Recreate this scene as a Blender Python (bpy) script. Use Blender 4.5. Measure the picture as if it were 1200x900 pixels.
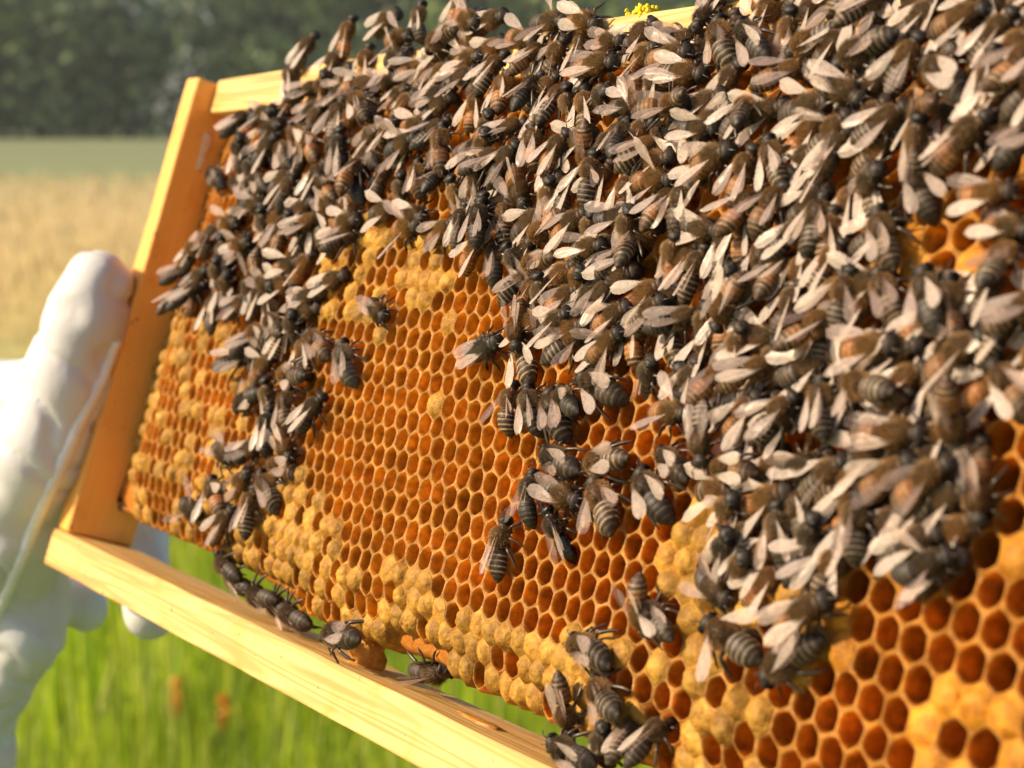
import bpy, bmesh, math, random
import numpy as np
from mathutils import Vector, Matrix, noise, Euler
from mathutils.bvhtree import BVHTree

for _o in list(bpy.data.objects):
    bpy.data.objects.remove(_o)
scene = bpy.context.scene
COL = scene.collection
rnd = random.Random(7)

# ------------------------------------------------------------------ camera
FPX = 2200.0                       # focal length in photo pixels (photo 1200 x 900)
CAM_H = 1.45
PITCH = math.radians(8.0)          # looking down
CAM = Vector((0, 0, CAM_H))
C_RIGHT = Vector((1, 0, 0))
C_FWD = Vector((0, math.cos(PITCH), -math.sin(PITCH)))
C_DOWN = -Vector((0, math.sin(PITCH), math.cos(PITCH)))


def cam2world(v):
    return C_RIGHT * v[0] + C_DOWN * v[1] + C_FWD * v[2]


cam_d = bpy.data.cameras.new('camera')
cam = bpy.data.objects.new('camera', cam_d)
COL.objects.link(cam)
scene.camera = cam
cam.location = CAM
cam.rotation_euler = (math.radians(90) - PITCH, 0, 0)
cam_d.sensor_fit = 'HORIZONTAL'
cam_d.sensor_width = 36.0
cam_d.lens = 36.0 * FPX / 1200.0
cam_d.clip_start = 0.01
cam_d.clip_end = 2000
cam_d.dof.use_dof = True
cam_d.dof.focus_distance = 0.38
cam_d.dof.aperture_fstop = 24.0

# ------------------------------------------------------------------ light
SUN_CAM = Vector((-0.80, -0.50, -0.19)).normalized()    # towards the sun, camera axes (x right, y down, z forward)
SUN_W = cam2world(SUN_CAM).normalized()
sun_d = bpy.data.lights.new('sun', 'SUN')
sun_d.energy = 4.6
sun_d.angle = math.radians(0.6)
sun_d.color = (1.0, 0.79, 0.52)
sun = bpy.data.objects.new('sun', sun_d)
COL.objects.link(sun)
sun.rotation_euler = SUN_W.to_track_quat('Z', 'Y').to_euler()
world = bpy.data.worlds.new('World')
scene.world = world
world.use_nodes = True
wn = world.node_tree.nodes
sky = wn.new('ShaderNodeTexSky')
sky.sky_type = 'NISHITA'
sky.sun_disc = False
sky.sun_elevation = math.asin(SUN_W.z)
sky.sun_rotation = math.atan2(SUN_W.x, SUN_W.y)
sky.dust_density = 2.0
world.node_tree.links.new(sky.outputs[0], wn['Background'].inputs[0])
wn['Background'].inputs[1].default_value = 0.095
vs = scene.view_settings
vs.view_transform = 'Standard'
vs.look = 'None'
vs.gamma = 1.0
vs.exposure = 0.72
vs.use_curve_mapping = False
scene.cycles.max_bounces = 10
scene.cycles.diffuse_bounces = 5
scene.cycles.transparent_max_bounces = 16
scene.cycles.use_denoising = True

# ------------------------------------------------------------------ the frame's own axes (from vanishing points of its bars)
_h = np.array([600 + 708, 450 - 246, -FPX], float); _h /= np.linalg.norm(_h)
_p = np.array([145 - 600, 360 - 450, FPX], float); _q = _p + np.array([-29.0, 100, 0])
_d = np.cross(_h, np.cross(_p, _q)); _d = _d if _d[1] > 0 else -_d; _d /= np.linalg.norm(_d)
AX, AY = _h, -_d
AZ = np.cross(AX, AY)
DEPTH0 = 0.583                      # metres to the lower corner of the frame by the glove (frame is 159 mm high)
P0 = np.array([(54 - 600) / FPX, (661 - 450) / FPX, 1.0]) * DEPTH0
XW, YW, ZW = (cam2world(a) for a in (AX, AY, AZ))
O_W = CAM + cam2world(P0)
MF = Matrix(((XW.x, YW.x, ZW.x, O_W.x), (XW.y, YW.y, ZW.y, O_W.y), (XW.z, YW.z, ZW.z, O_W.z), (0, 0, 0, 1)))
MM = 0.001
CAM_F = np.array([-(P0 @ AX), -(P0 @ AY), -(P0 @ AZ)]) / MM      # camera in frame millimetres


def unproj(px, py, z):
    """photo pixel -> frame millimetres on the plane z"""
    r = np.array([(px - 600) / FPX, (py - 450) / FPX, 1.0])
    rf = np.array([r @ AX, r @ AY, r @ AZ])
    t = (z - CAM_F[2]) / rf[2]
    return CAM_F + rf * t


def proj(p):
    v = (P0 + (AX * p[0] + AY * p[1] + AZ * p[2]) * MM)
    return 600 + FPX * v[0] / v[2], 450 + FPX * v[1] / v[2], v[2]


def sst(a, b, x):
    t = min(1, max(0, (x - a) / (b - a)))
    return t * t * (3 - 2 * t)


# ------------------------------------------------------------------ helpers
def link(o, parent=None):
    COL.objects.link(o)
    if parent is not None:
        o.parent = parent
    return o


def mesh_obj(name, me, mats, parent=None):
    o = bpy.data.objects.new(name, me)
    for m in (mats if isinstance(mats, (list, tuple)) else [mats]):
        if m is not None:
            me.materials.append(m)
    return link(o, parent)


def pymesh(name, verts, faces, smooth=True, cols=None, mi=None):
    me = bpy.data.meshes.new(name)
    me.from_pydata([tuple(v) for v in verts], [], [tuple(f) for f in faces])
    if smooth:
        me.polygons.foreach_set('use_smooth', [True] * len(me.polygons))
    if cols is not None:
        a = me.color_attributes.new('col', 'FLOAT_COLOR', 'POINT')
        c = np.ones((len(verts), 4), np.float32)
        c[:, :3] = np.array(cols, np.float32)
        a.data.foreach_set('color', c.ravel())
    if mi is not None:
        me.polygons.foreach_set('material_index', mi)
    me.update()
    return me


def tag(o, label=None, cat=None, group=None, kind=None):
    if label: o['label'] = label
    if cat: o['category'] = cat
    if group: o['group'] = group
    if kind: o['kind'] = kind
    return o


def empty(name, mat=None):
    o = bpy.data.objects.new(name, None)
    o.empty_display_size = 0.01
    link(o)
    if mat is not None:
        o.matrix_world = mat
    return o


class NT:
    def __init__(self, name):
        self.m = bpy.data.materials.new(name)
        self.m.use_nodes = True
        self.t = self.m.node_tree
        self.n = self.t.nodes
        self.bsdf = self.n['Principled BSDF']
        self.out = self.n['Material Output']

    def new(self, typ, **kw):
        nd = self.n.new(typ)
        for k, v in kw.items():
            if k in nd.inputs.keys():
                nd.inputs[k].default_value = v
            else:
                setattr(nd, k, v)
        return nd

    def link(self, a, b):
        self.t.links.new(a, b)

    def setb(self, **kw):
        for k, v in kw.items():
            self.bsdf.inputs[k.replace('_', ' ')].default_value = v

    def ramp(self, fac, stops):
        r = self.new('ShaderNodeValToRGB')
        e = r.color_ramp.elements
        while len(e) < len(stops):
            e.new(0.5)
        for el, (p, c) in zip(e, stops):
            el.position = p
            el.color = (*c, 1)
        self.link(fac, r.inputs[0])
        return r

    def noise(self, scale, coord=None, detail=4, rough=0.55, dist=0.0):
        nd = self.new('ShaderNodeTexNoise')
        nd.inputs['Scale'].default_value = scale
        nd.inputs['Detail'].default_value = detail
        nd.inputs['Roughness'].default_value = rough
        nd.inputs['Distortion'].default_value = dist
        if coord is not None:
            self.link(coord, nd.inputs['Vector'])
        return nd

    def obj(self):
        if not hasattr(self, '_tc'):
            self._tc = self.new('ShaderNodeTexCoord')
        return self._tc.outputs['Object']

    def mapping(self, vec, scale=(1, 1, 1), rot=(0, 0, 0)):
        mp = self.new('ShaderNodeMapping')
        mp.inputs['Scale'].default_value = scale
        mp.inputs['Rotation'].default_value = rot
        self.link(vec, mp.inputs[0])
        return mp.outputs[0]

    def mix(self, a, b, fac, typ='MIX'):
        m = self.new('ShaderNodeMix')
        m.data_type = 'RGBA'
        m.blend_type = typ
        for sock, v in ((6, a), (7, b), (0, fac)):
            if hasattr(v, 'is_linked'):
                self.link(v, m.inputs[sock])
            else:
                m.inputs[sock].default_value = (*v, 1) if isinstance(v, tuple) and len(v) == 3 else v
        return m.outputs[2]

    def math(self, op, a, b=None):
        m = self.new('ShaderNodeMath', operation=op)
        for i, v in enumerate((a, b)):
            if v is None: continue
            if hasattr(v, 'is_linked'): self.link(v, m.inputs[i])
            else: m.inputs[i].default_value = v
        return m.outputs[0]

    def bump(self, h, strength=0.3, dist=0.001):
        b = self.new('ShaderNodeBump')
        b.inputs['Strength'].default_value = strength
        b.inputs['Distance'].default_value = dist
        self.link(h, b.inputs['Height'])
        self.link(b.outputs[0], self.bsdf.inputs['Normal'])
        return b

    def translucent(self, color, fac):
        tr = self.new('ShaderNodeBsdfTranslucent')
        if hasattr(color, 'is_linked'): self.link(color, tr.inputs[0])
        else: tr.inputs[0].default_value = (*color, 1)
        mx = self.new('ShaderNodeMixShader')
        mx.inputs[0].default_value = fac
        self.link(self.bsdf.outputs[0], mx.inputs[1])
        self.link(tr.outputs[0], mx.inputs[2])
        self.link(mx.outputs[0], self.out.inputs[0])
        return mx


# ------------------------------------------------------------------ materials
def mat_wood(name, c_light, c_dark, c_stain, stain_amt, grain=1.0):
    t = NT(name)
    o = t.obj()
    v1 = t.mapping(o, (10, 420, 420))
    n1 = t.noise(1.0, v1, 3, 0.6, 0.4)
    v2 = t.mapping(o, (5, 160, 160))
    n2 = t.noise(1.0, v2, 2, 0.5, 0.8)
    g = t.math('MULTIPLY', n2.outputs[0], 1.0)
    wv = t.math('SINE', t.math('MULTIPLY', g, 42.0))
    wv = t.math('ADD', t.math('MULTIPLY', wv, 0.5), 0.5)
    fac = t.math('ADD', t.math('MULTIPLY', wv, 0.62 * grain), t.math('MULTIPLY', n1.outputs[0], 0.4))
    r = t.ramp(fac, [(0.25, c_light), (0.95, c_dark)])
    ns = t.noise(55, o, 4, 0.65)
    sf = t.ramp(ns.outputs[0], [(0.62 - stain_amt, (0, 0, 0)), (0.82 - stain_amt, (1, 1, 1))])
    c = t.mix(r.outputs[0], c_stain, sf.outputs[0])
    nspk = t.noise(330, o, 2, 0.5)
    sp = t.ramp(nspk.outputs[0], [(0.70, (0, 0, 0)), (0.76, (1, 1, 1))])
    c = t.mix(c, (0.22, 0.09, 0.025), sp.outputs[0])
    t.link(c, t.bsdf.inputs['Base Color'])
    t.setb(Roughness=0.55)
    t.bump(fac, 0.25, 0.0006)
    return t.m


M_WOOD = mat_wood('pine_wood', (0.74, 0.48, 0.165), (0.47, 0.25, 0.065), (0.64, 0.29, 0.05), 0.09, 1.0)
M_WOOD_SIDE = mat_wood('stained_wood', (0.92, 0.43, 0.08), (0.84, 0.35, 0.055), (0.80, 0.31, 0.04), 0.12, 0.4)


def mat_wax(name, transl, rough, tcol, spotty=0.0, bumpy=0.35, bscale=900):
    t = NT(name)
    at = t.new('ShaderNodeAttribute', attribute_name='col')
    o = t.obj()
    n = t.noise(420, o, 3, 0.6)
    k = t.ramp(n.outputs[0], [(0.3, (0.62, 0.58, 0.52)), (0.7, (1.12, 1.1, 1.06))])
    c = t.mix(at.outputs[0], k.outputs[0], 1.0, 'MULTIPLY')
    if spotty:
        n3 = t.noise(330, o, 3, 0.6)
        k3 = t.ramp(n3.outputs[0], [(0.35, (0.45, 0.27, 0.12)), (0.62, (1.0, 1.0, 1.0))])
        c = t.mix(c, t.mix(c, k3.outputs[0], 1.0, 'MULTIPLY'), spotty)
    t.link(c, t.bsdf.inputs['Base Color'])
    t.setb(Roughness=rough, IOR=1.44)
    t.bsdf.inputs['Specular IOR Level'].default_value = 0.35
    nb = t.noise(bscale, o, 3, 0.6)
    t.bump(nb.outputs[0], bumpy, 0.0008)
    tc = t.mix(c, tcol, 1.0, 'MULTIPLY')
    t.translucent(tc, transl)
    return t.m


M_WAX = mat_wax('wax_cells', 0.60, 0.26, (1.0, 0.93, 0.70), 0.40, 0.9, 520)
M_CAP = mat_wax('wax_caps', 0.16, 0.6, (1.0, 0.8, 0.45), 0.6, 0.7, 650)
M_WAXBODY = mat_wax('wax_body', 0.25, 0.5, (1.0, 0.7, 0.4), 0.3, 0.5, 500)


def mat_bee(name, rough, spec):
    t = NT(name)
    at = t.new('ShaderNodeAttribute', attribute_name='col')
    oi = t.new('ShaderNodeObjectInfo')
    o = t.obj()
    n = t.noise(1500, o, 3, 0.6)
    k = t.ramp(n.outputs[0], [(0.3, (0.6, 0.6, 0.6)), (0.7, (1.2, 1.2, 1.2))])
    c = t.mix(at.outputs[0], k.outputs[0], 1.0, 'MULTIPLY')
    rv = t.ramp(oi.outputs['Random'], [(0.0, (0.75, 0.72, 0.70)), (0.5, (1.0, 0.96, 0.92)), (1.0, (1.35, 1.15, 0.95))])
    c = t.mix(c, rv.outputs[0], 1.0, 'MULTIPLY')
    t.link(c, t.bsdf.inputs['Base Color'])
    t.setb(Roughness=rough)
    t.bsdf.inputs['Specular IOR Level'].default_value = spec
    t.bump(n.outputs[0], 0.35, 0.0002)
    return t.m


M_BEE = mat_bee('bee_body', 0.52, 0.32)
M_BEE_SHINY = mat_bee('bee_body_shiny', 0.16, 0.7)


def mat_hair():
    t = NT('bee_hair')
    at = t.new('ShaderNodeAttribute', attribute_name='col')
    oi = t.new('ShaderNodeObjectInfo')
    rv = t.ramp(oi.outputs['Random'], [(0.0, (0.7, 0.7, 0.72)), (1.0, (1.3, 1.15, 0.95))])
    c = t.mix(at.outputs[0], rv.outputs[0], 1.0, 'MULTIPLY')
    t.link(c, t.bsdf.inputs['Base Color'])
    t.setb(Roughness=0.6)
    t.translucent(c, 0.3)
    return t.m


M_HAIR = mat_hair()


def mat_leg():
    t = NT('bee_leg')
    n = t.noise(900, t.obj(), 2)
    r = t.ramp(n.outputs[0], [(0.3, (0.018, 0.012, 0.009)), (0.75, (0.07, 0.042, 0.024))])
    t.link(r.outputs[0], t.bsdf.inputs['Base Color'])
    t.setb(Roughness=0.35)
    return t.m


M_LEG = mat_leg()


def mat_wing():
    t = NT('bee_wing')
    o = t.obj()
    oi = t.new('ShaderNodeObjectInfo')
    v = t.mapping(o, (200, 900, 50))
    vo = t.new('ShaderNodeTexVoronoi', feature='DISTANCE_TO_EDGE')
    t.link(v, vo.inputs['Vector'])
    vein = t.ramp(vo.outputs['Distance'], [(0.012, (0.75, 0.75, 0.75)), (0.045, (0, 0, 0))])
    base = t.ramp(oi.outputs['Random'], [(0.0, (0.40, 0.33, 0.31)), (0.5, (0.66, 0.55, 0.50)), (1.0, (0.90, 0.80, 0.69))])
    n = t.noise(500, o, 2)
    nb = t.ramp(n.outputs[0], [(0.3, (0.92, 0.88, 0.88)), (0.7, (1.05, 1.0, 1.0))])
    b2 = t.mix(base.outputs[0], nb.outputs[0], 1.0, 'MULTIPLY')
    c = t.mix(b2, (0.12, 0.06, 0.03), vein.outputs[0])
    t.link(c, t.bsdf.inputs['Base Color'])
    t.setb(Roughness=0.30)
    t.bump(vein.outputs[0], 0.25, 0.0001)
    tr = t.new('ShaderNodeBsdfTranslucent')
    t.link(c, tr.inputs[0])
    m1 = t.new('ShaderNodeMixShader'); m1.inputs[0].default_value = 0.32
    t.link(t.bsdf.outputs[0], m1.inputs[1]); t.link(tr.outputs[0], m1.inputs[2])
    tp = t.new('ShaderNodeBsdfTransparent')
    tp.inputs[0].default_value = (0.96, 0.90, 0.84, 1)
    m2 = t.new('ShaderNodeMixShader')
    fa = t.math('ADD', t.math('MULTIPLY', oi.outputs['Random'], -0.42), 0.78)
    t.link(fa, m2.inputs[0])
    t.link(m1.outputs[0], m2.inputs[1]); t.link(tp.outputs[0], m2.inputs[2])
    t.link(m2.outputs[0], t.out.inputs[0])
    return t.m


M_WING = mat_wing()


def mat_plain(name, stops, scale, rough=0.7, transl=0.0, bump=0.2, bscale=None, bdist=0.001, coord_scale=(1, 1, 1)):
    t = NT(name)
    v = t.mapping(t.obj(), coord_scale)
    n = t.noise(scale, v, 4, 0.6)
    r = t.ramp(n.outputs[0], stops)
    t.link(r.outputs[0], t.bsdf.inputs['Base Color'])
    t.setb(Roughness=rough)
    nb = t.noise(bscale or scale * 4, v, 3, 0.6)
    t.bump(nb.outputs[0], bump, bdist)
    if transl:
        t.translucent(r.outputs[0], transl)
    return t.m


M_GLOVE = mat_plain('white_leather', [(0.3, (0.55, 0.53, 0.53)), (0.62, (0.64, 0.63, 0.65))], 30, 0.6, 0, 0.2, 260, 0.0008)
M_SEAM = mat_plain('white_piping', [(0.3, (0.74, 0.71, 0.69)), (0.7, (0.86, 0.84, 0.82))], 200, 0.5)
M_SLEEVE = mat_plain('cream_cloth', [(0.3, (0.62, 0.53, 0.42)), (0.7, (0.78, 0.70, 0.60))], 25, 0.8, 0, 0.5, 160, 0.002)
M_IRON = mat_plain('rusty_iron', [(0.3, (0.05, 0.025, 0.015)), (0.7, (0.12, 0.06, 0.03))], 500, 0.5)
M_PROPOLIS = mat_plain('propolis', [(0.3, (0.45, 0.17, 0.03)), (0.7, (0.62, 0.28, 0.05))], 300, 0.35)
M_POLLEN = mat_plain('yellow_pollen', [(0.3, (0.80, 0.62, 0.01)), (0.7, (0.95, 0.85, 0.04))], 600, 0.7, 0.2, 0.5)

# ================================================================== THE SETTING
def zone_noise(x, y):
    return noise.noise(Vector((x * 0.12, y * 0.12, 3.0)))


def mat_ground():
    t = NT('meadow_ground')
    o = t.obj()
    sx = t.new('ShaderNodeSeparateXYZ'); t.link(o, sx.inputs[0])
    n = t.noise(0.5, o, 3)
    yy = t.math('ADD', sx.outputs[1], t.math('MULTIPLY', t.math('SUBTRACT', n.outputs[0], 0.5), 9.0))
    d = t.math('DIVIDE', yy, 100.0)
    r = t.ramp(d, [(0.075, (0.13, 0.19, 0.03)), (0.115, (0.38, 0.34, 0.11)), (0.15, (0.54, 0.39, 0.15)), (0.27, (0.56, 0.40, 0.20)), (0.42, (0.46, 0.37, 0.20)), (0.52, (0.22, 0.24, 0.11)), (0.9, (0.19, 0.22, 0.10))])
    n2 = t.noise(3.0, o, 4)
    k = t.ramp(n2.outputs[0], [(0.3, (0.7, 0.75, 0.7)), (0.7, (1.2, 1.15, 1.1))])
    t.link(t.mix(r.outputs[0], k.outputs[0], 1.0, 'MULTIPLY'), t.bsdf.inputs['Base Color'])
    t.setb(Roughness=0.95)
    t.bump(n2.outputs[0], 0.6, 0.1)
    return t.m


gv = []
gf = []
NX, NY = 60, 60
for j in range(NY + 1):
    y = -30 + 540 * (j / NY) ** 2
    for i in range(NX + 1):
        x = -340 + 680 * i / NX
        gv.append((x, y, 0.25 * noise.noise(Vector((x * 0.05, y * 0.05, 0))) - 0.12 if y > 25 else 0.0))
for j in range(NY):
    for i in range(NX):
        a = j * (NX + 1) + i
        gf.append((a, a + 1, a + NX + 2, a + NX + 1))
tag(mesh_obj('meadow', pymesh('meadow', gv, gf), mat_ground()), kind='structure')


def mat_blades(name, transl):
    t = NT(name)
    at = t.new('ShaderNodeAttribute', attribute_name='col')
    t.link(at.outputs[0], t.bsdf.inputs['Base Color'])
    t.setb(Roughness=0.55)
    t.translucent(at.outputs[0], transl)
    return t.m


def grass(name, n, y0, y1, xk, hmin, hmax, wid, pal, seed, label):
    r = np.random.RandomState(seed)
    y = y0 * (y1 / y0) ** r.rand(n)
    x = (r.rand(n) * 2 - 1) * (xk * y + 0.6) - 0.05 * y
    h = hmin + (hmax - hmin) * r.rand(n) ** 1.3
    # clumps
    cl = np.array([noise.noise(Vector((float(a) * 1.3, float(b) * 1.3, seed))) for a, b in zip(x, y)])
    h *= 1.0 + 0.5 * cl
    a = r.rand(n) * 6.283
    w = wid * (0.5 + r.rand(n)) * (0.6 + 0.1 * y)
    lean = (r.rand(n) ** 2) * 0.5
    la = r.rand(n) * 6.283
    dx, dy = np.cos(a) * w, np.sin(a) * w
    lx, ly = np.cos(la) * lean * h, np.sin(la) * lean * h
    V = np.zeros((n, 5, 3))
    V[:, 0] = np.c_[x - dx, y - dy, np.zeros(n)]
    V[:, 1] = np.c_[x + dx, y + dy, np.zeros(n)]
    V[:, 2] = np.c_[x - dx * .8 + lx * .3, y - dy * .8 + ly * .3, h * .6]
    V[:, 3] = np.c_[x + dx * .8 + lx * .3, y + dy * .8 + ly * .3, h * .6]
    V[:, 4] = np.c_[x + lx, y + ly, h]
    F = []
    for i in range(n):
        b = 5 * i
        F.append((b, b + 1, b + 3, b + 2)); F.append((b + 2, b + 3, b + 4))
    pal = np.array(pal)
    ci = pal[r.randint(0, len(pal), n)] * (0.7 + 0.6 * r.rand(n))[:, None] * (1 + 0.45 * cl)[:, None]
    C = np.repeat(ci, 5, axis=0)
    o = mesh_obj(name, pymesh(name, V.reshape(-1, 3), F, False, C), mat_blades(name + '_blades', 0.45))
    tag(o, label, 'grass', kind='stuff')
    return o


grass('grass', 40000, 2.6, 8.8, 0.36, 0.08, 0.34, 0.0035,
      [(0.36, 0.50, 0.015), (0.44, 0.58, 0.02), (0.28, 0.42, 0.015), (0.54, 0.60, 0.03), (0.50, 0.50, 0.12), (0.16, 0.26, 0.02)], 3,
      'lush green meadow grass behind and below the hive frame')
grass('dry_grass', 22000, 12.0, 48.0, 0.34, 0.08, 0.26, 0.003,
      [(0.58, 0.46, 0.22), (0.54, 0.46, 0.21), (0.60, 0.47, 0.25), (0.52, 0.47, 0.20)], 5,
      'ripening tan meadow grass between green grass and the wood')


def woods():
    r = np.random.RandomState(11)
    V, F, C = [], [], []
    for k in range(130):
        x = -85 + 170 * r.rand(); y = 160 + 45 * r.rand()
        hgt = 17 + 11 * r.rand(); rad = 4 + 3.5 * r.rand()
        tone = np.array([(0.12, 0.18, 0.07), (0.14, 0.21, 0.075), (0.11, 0.16, 0.07), (0.17, 0.24, 0.08)][r.randint(0, 4)]) * (0.8 + 0.5 * r.rand())
        # trunk
        b = len(V)
        for q in range(6):
            an = q * math.pi / 3
            V.append((x + .3 * math.cos(an), y + .3 * math.sin(an), -.2)); C.append((0.05, 0.04, 0.03))
        for q in range(6):
            an = q * math.pi / 3
            V.append((x + .12 * math.cos(an), y + .12 * math.sin(an), hgt * .8)); C.append((0.05, 0.04, 0.03))
        for q in range(6):
            F.append((b + q, b + (q + 1) % 6, b + 6 + (q + 1) % 6, b + 6 + q))
        lob = [(r.randn(3) * np.array([.5, .5, .28])) for _ in range(9)]
        for q in range(640):
            l = lob[r.randint(0, 9)]
            u = r.randn(3); u /= np.linalg.norm(u)
            pc = np.array([x, y, hgt * .5]) + l * np.array([rad, rad, hgt * .5]) + u * rad * .42 * (.7 + .3 * r.rand())
            if q % 4 == 0: pc[2] = .3 + r.rand() * 7
            if pc[2] < .4: pc[2] = .4 + r.rand() * 2
            s = 0.26 + 0.34 * r.rand()
            e1 = np.cross(u, r.randn(3)); e1 /= np.linalg.norm(e1) + 1e-9
            e2 = np.cross(u + .6 * r.randn(3), e1); e2 /= np.linalg.norm(e2) + 1e-9
            b = len(V)
            for c in ((-1, -.6), (1, -.6), (.9, .7), (-.8, .8)):
                V.append(tuple(pc + s * (c[0] * e1 + c[1] * e2)))
                C.append(tuple(tone * (.75 + .5 * r.rand())))
            F.append((b, b + 1, b + 2, b + 3))
    o = mesh_obj('woods', pymesh('woods', V, F, False, C), mat_blades('woods_leaves', 0.25))
    tag(o, 'dark green wood along the far side of the meadow', 'wood', kind='stuff')


woods()


def flower(px, py, dist, h, col, label):
    r_ = Vector(((px - 600) / FPX, (py - 450) / FPX, 1.0))
    d = cam2world(r_)
    p = CAM + d * (dist / d.y)
    root = empty('wildflower', Matrix.Translation((p.x, p.y, 0)))
    tag(root, label, 'flower', 'orange wildflowers in the grass')
    V, F = [], []
    for i in range(5):
        z = (p.z + h * .2) * i / 4
        for q in range(5):
            an = q * 1.2566
            V.append((0.004 * math.cos(an) + .01 * math.sin(i), 0.004 * math.sin(an), z))
    for i in range(4):
        for q in range(5):
            F.append((i * 5 + q, i * 5 + (q + 1) % 5, i * 5 + 5 + (q + 1) % 5, i * 5 + 5 + q))
    mesh_obj('stem', pymesh('stem', V, F), M_STEM, root)
    rr = random.Random(int(px))
    V, F = [], []
    for i in range(46):
        z = p.z - h * .5 + h * rr.random()
        an = rr.random() * 6.283
        k = 1 - abs((z - p.z) / h) * 0.9
        L = 0.020 * k * (.7 + .6 * rr.random())
        c, s = math.cos(an), math.sin(an)
        b = len(V)
        V += [(0, 0, z), (c * L * .6 - s * .008, s * L * .6 + c * .008, z + .012), (c * L, s * L, z + .004), (c * L * .6 + s * .008, s * L * .6 - c * .008, z + .012)]
        F.append((b, b + 1, b + 2, b + 3))
    m = mesh_obj('flower_head', pymesh('flower_head', V, F, False), col, root)


def haze():
    bm = bmesh.new()
    bmesh.ops.create_cube(bm, size=1)
    for v in bm.verts:
        v.co = Vector((v.co.x * 700, v.co.y * 560 + 240, (v.co.z + .5) * 37 - 2.0))
    me = bpy.data.meshes.new('haze'); bm.to_mesh(me); bm.free()
    m = bpy.data.materials.new('haze_air'); m.use_nodes = True
    nt = m.node_tree; nt.nodes.clear()
    out = nt.nodes.new('ShaderNodeOutputMaterial'); pv = nt.nodes.new('ShaderNodeVolumePrincipled')
    pv.inputs['Color'].default_value = (0.86, 0.92, 0.90, 1)
    pv.inputs['Density'].default_value = HAZE
    pv.inputs['Anisotropy'].default_value = 0.3
    nt.links.new(pv.outputs[0], out.inputs['Volume'])
    o = mesh_obj('haze', me, m)
    tag(o, 'thin pale air between the frame and the far wood', 'haze', kind='stuff')


HAZE = 0.00045
haze()

M_STEM = mat_plain('green_stem', [(0.3, (0.06, 0.12, 0.02)), (0.7, (0.10, 0.18, 0.03))], 60)
M_ORANGE = mat_plain('orange_petal', [(0.3, (0.75, 0.26, 0.01)), (0.7, (0.85, 0.40, 0.02))], 60, 0.6, 0.35)
flower(207, 822, 3.9, 0.085, M_ORANGE, 'taller orange wildflower spike in the green grass below the glove')
flower(262, 838, 3.8, 0.07, M_ORANGE, 'shorter orange wildflower spike beside the taller one in the grass')

# ================================================================== THE HIVE FRAME
frame = empty('hive_frame', MF)
tag(frame, 'pine hive frame full of orange honeycomb held up by a gloved hand', 'hive frame')


def bar(name, x0, x1, y0, y1, z0, z1, mat, parent, bev=0.9, long_axis=0, wav=0.25):
    bm = bmesh.new()
    bmesh.ops.create_cube(bm, size=1)
    for v in bm.verts:
        v.co = Vector(((x0 + x1) / 2 + v.co.x * (x1 - x0), (y0 + y1) / 2 + v.co.y * (y1 - y0), (z0 + z1) / 2 + v.co.z * (z1 - z0)))
    n = 24
    ed = [e for e in bm.edges if abs((e.verts[0].co - e.verts[1].co)[long_axis]) > 1e-3]
    bmesh.ops.subdivide_edges(bm, edges=ed, cuts=n, use_grid_fill=True)
    be = [e for e in bm.edges if len(e.link_faces) == 2 and e.calc_face_angle() > 0.7]
    bmesh.ops.bevel(bm, geom=be, offset=bev, segments=2, profile=0.6, affect='EDGES')
    for v in bm.verts:
        nz = noise.noise_vector(v.co * 0.035)
        v.co += nz * wav + noise.noise_vector(v.co * 0.4) * 0.06
        v.co *= MM
    me = bpy.data.meshes.new(name)
    bm.to_mesh(me); bm.free()
    me.polygons.foreach_set('use_smooth', [True] * len(me.polygons))
    me.update()
    o = mesh_obj(name, me, mat, parent)
    md = o.modifiers.new('wn', 'WEIGHTED_NORMAL')
    return o


FD = -22.0
FRAME_W = 430.0


def mat_side():
    return M_WOOD_SIDE


# the grain runs along local X of the material, so side bars get a turned copy
def turned(mat):
    m = mat.copy()
    for nd in m.node_tree.nodes:
        if nd.type == 'MAPPING':
            s = nd.inputs['Scale'].default_value
            nd.inputs['Scale'].default_value = (s[1], s[0], s[2])
    return m


M_SIDE_V = turned(M_WOOD_SIDE)
side = bar('side_bar', 0, 10, 11.6, 158.8, 0, FD, M_SIDE_V, frame, 1.3, 1, 0.3)
bar('side_bar', FRAME_W - 10, FRAME_W, 11.6, 158.8, 0, FD, M_SIDE_V, frame, 1.3, 1, 0.3)
bar('bottom_bar', -1.0, FRAME_W + 1, 0, 11.5, 0.6, FD - .4, M_WOOD, frame, 0.7, 0, 0.3)
tb_hi = float(unproj(250, 94, -6.5)[1]); tb_lo = float(unproj(250, 132, -6.5)[1])
bar('top_bar', 10.1, FRAME_W - 10.1, tb_lo, tb_hi, -6.5, FD + .3, M_WOOD, frame, 0.8, 0, 0.3)
bar('frame_lug', -7, -0.1, tb_lo - 1, tb_hi - 2.0, -4, FD + 2, M_SIDE_V, frame, 1.2, 0, 0.2)


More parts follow.
